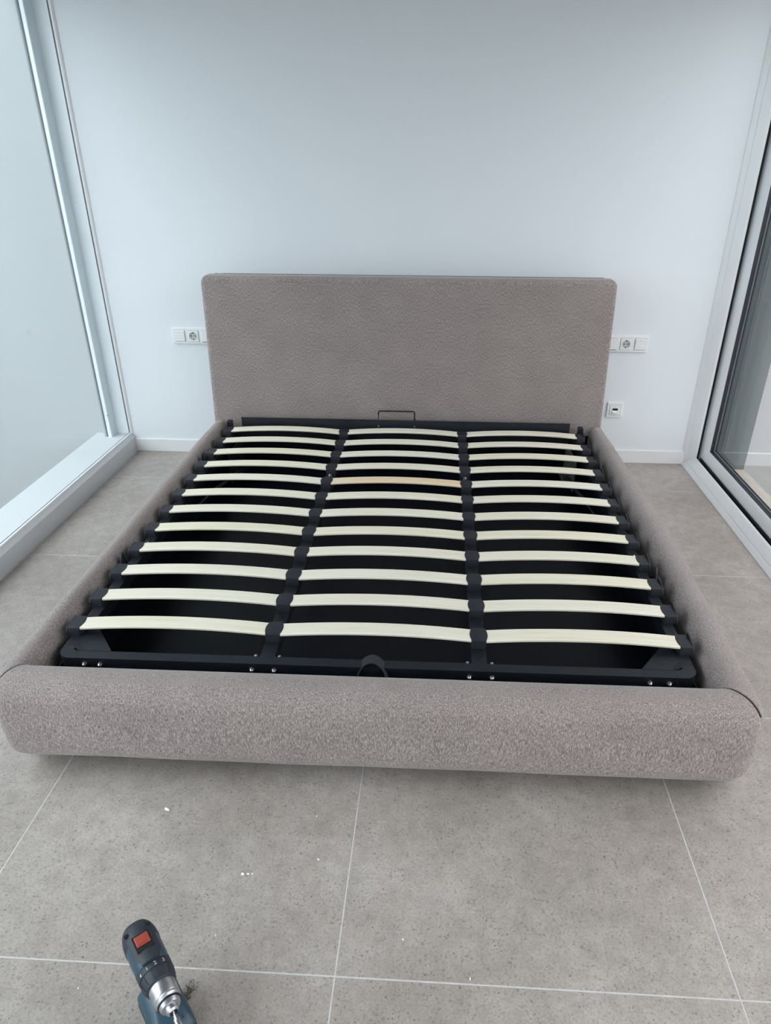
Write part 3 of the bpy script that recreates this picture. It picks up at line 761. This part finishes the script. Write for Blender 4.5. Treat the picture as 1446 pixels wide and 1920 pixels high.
# handle
bm = nb(); rs = []
for t in range(9):
    f = t/8; z = .135-(.135-.060)*f; x = -.012+.012*f
    rs.append([(x+(.021+.004*math.sin(PI*f))*math.copysign(abs(math.cos(a))**.8, math.cos(a)), (.0165)*math.copysign(abs(math.sin(a))**.8, math.sin(a)), z) for a in [2*PI*k/20 for k in range(20)]])
loft(bm, rs); obj('handle', bm, M_dnavy, drill, angle=.8)
bm = nb(); box(bm, .010, .026, -.007, .007, .100, .125, bev=.003); obj('trigger', bm, M_hole, drill)
for o in list(drill.children_recursive):
    if o.type == 'MESH' and o.name.split('.')[0] in ('torque_collar', 'ridge', 'printed_digit', 'chuck', 'groove_ring', 'jaw', 'screwdriver_bit'):
        for v in o.data.vertices: v.co.x -= .013; v.co.y *= .95; v.co.z = ZA+(v.co.z-ZA)*.95
# foot of the handle and battery pack
def rr_ring(x0, x1, hy, z, r=.014, n=5):
    pts = []
    for cx_, cy_, a0 in ((x1-r, -hy+r, -PI/2), (x1-r, hy-r, 0), (x0+r, hy-r, PI/2), (x0+r, -hy+r, PI)):
        for k in range(n+1): a = a0+PI/2*k/n; pts.append((cx_+r*math.cos(a), cy_+r*math.sin(a), z))
    return pts
bm = nb(); loft(bm, [rr_ring(-.028, .082, .034, .034), rr_ring(-.030, .085, .0365, .038), rr_ring(-.030, .085, .0365, .052), rr_ring(-.026, .078, .031, .062), rr_ring(-.018, .060, .024, .069), rr_ring(-.014, .030, .017, .074, .010)])
obj('handle_base', bm, M_teal, drill, angle=.6)
bm = nb(); loft(bm, [rr_ring(-.024, .078, .031, .0), rr_ring(-.028, .083, .035, .004), rr_ring(-.029, .084, .0362, .030), rr_ring(-.028, .083, .035, .0335)])
obj('battery_pack', bm, M_teal, drill, angle=.6)
bm = nb(); loft(bm, [rr_ring(-.031, .086, .0375, .032), rr_ring(-.031, .086, .0375, .036)]); obj('battery_seam', bm, M_dnavy, drill, angle=.6)
for y in (-.018, .018):
    obj('base_rib', bx(.02, .07, y-.001, y+.001, .058, .0665), M_dnavy, drill)

for o in list(drill.children):
    if o.name.split('.')[0] in ('handle_base', 'battery_pack', 'battery_seam', 'base_rib'):
        for v in o.data.vertices: v.co.x += .010
# ------------------------------------------------------------------ crumbs and fibres on the floor
cr = nb(); bmesh.ops.create_icosphere(cr, subdivisions=1, radius=1)
for v in cr.verts: v.co *= random.uniform(.7, 1.15)
cm = bpy.data.meshes.new('plaster_crumb'); cr.to_mesh(cm); cr.free(); cm.materials.append(M_crumb)
CR = [(-.652, -2.396, .005, 1.9, 'elongated white crumb on the tile just in front of the footboard, left of centre'),
      (-.416, -2.562, .0042, 1.2, 'largest of three white crumbs lying together on the middle tile'),
      (-.404, -2.561, .0028, 1.5, 'thin middle crumb of three lying together on the tile'),
      (-.394, -2.560, .0028, 1.0, 'right-hand small crumb of three lying together on the tile'),
      (-.249, -2.515, .0030, 1.1, 'single white crumb just left of the middle grout line'),
      (-.041, -2.692, .0026, 1.0, 'small white crumb alone right of the middle grout line'),
      (.098, -2.764, .0042, .5, 'thin upright white flake just above the front grout line'),
      (-.272, -2.395, .0020, 1.2, 'tiny white crumb close under the footboard near the middle grout line'),
      (-.437, -2.705, .0022, 1.0, 'small white crumb on the tile right of the drill'),
      (-.676, -2.825, .0022, 1.0, 'small white crumb on the tile left of the drill')]
for x, y, s, e, lb in CR:
    o = bpy.data.objects.new('plaster_crumb', cm); COL.objects.link(o); o.location = (x, y, s*.55); o.scale = (s*e, s, s*.6)
    o.rotation_euler = (0, 0, random.uniform(-.5, .5)); tag(o, lb, 'crumb', 'white plaster crumbs on the floor tiles')
bm = nb()
for k in range(16):
    p = Vector((-.452+random.uniform(-.006, .006), -2.822+random.uniform(-.012, .010), .0012)); pts = [p]
    for q in range(4): p = p+Vector((random.uniform(-.006, .006), random.uniform(-.007, .007), random.uniform(0, .0035))); pts.append(p)
    tube(bm, pts, .0006, 4)
f_ = obj('dry_fibres', bm, M_fibre); tag(f_, 'little tuft of dry brown fibres on the floor beside the drill chuck', 'fibres', kind='stuff')
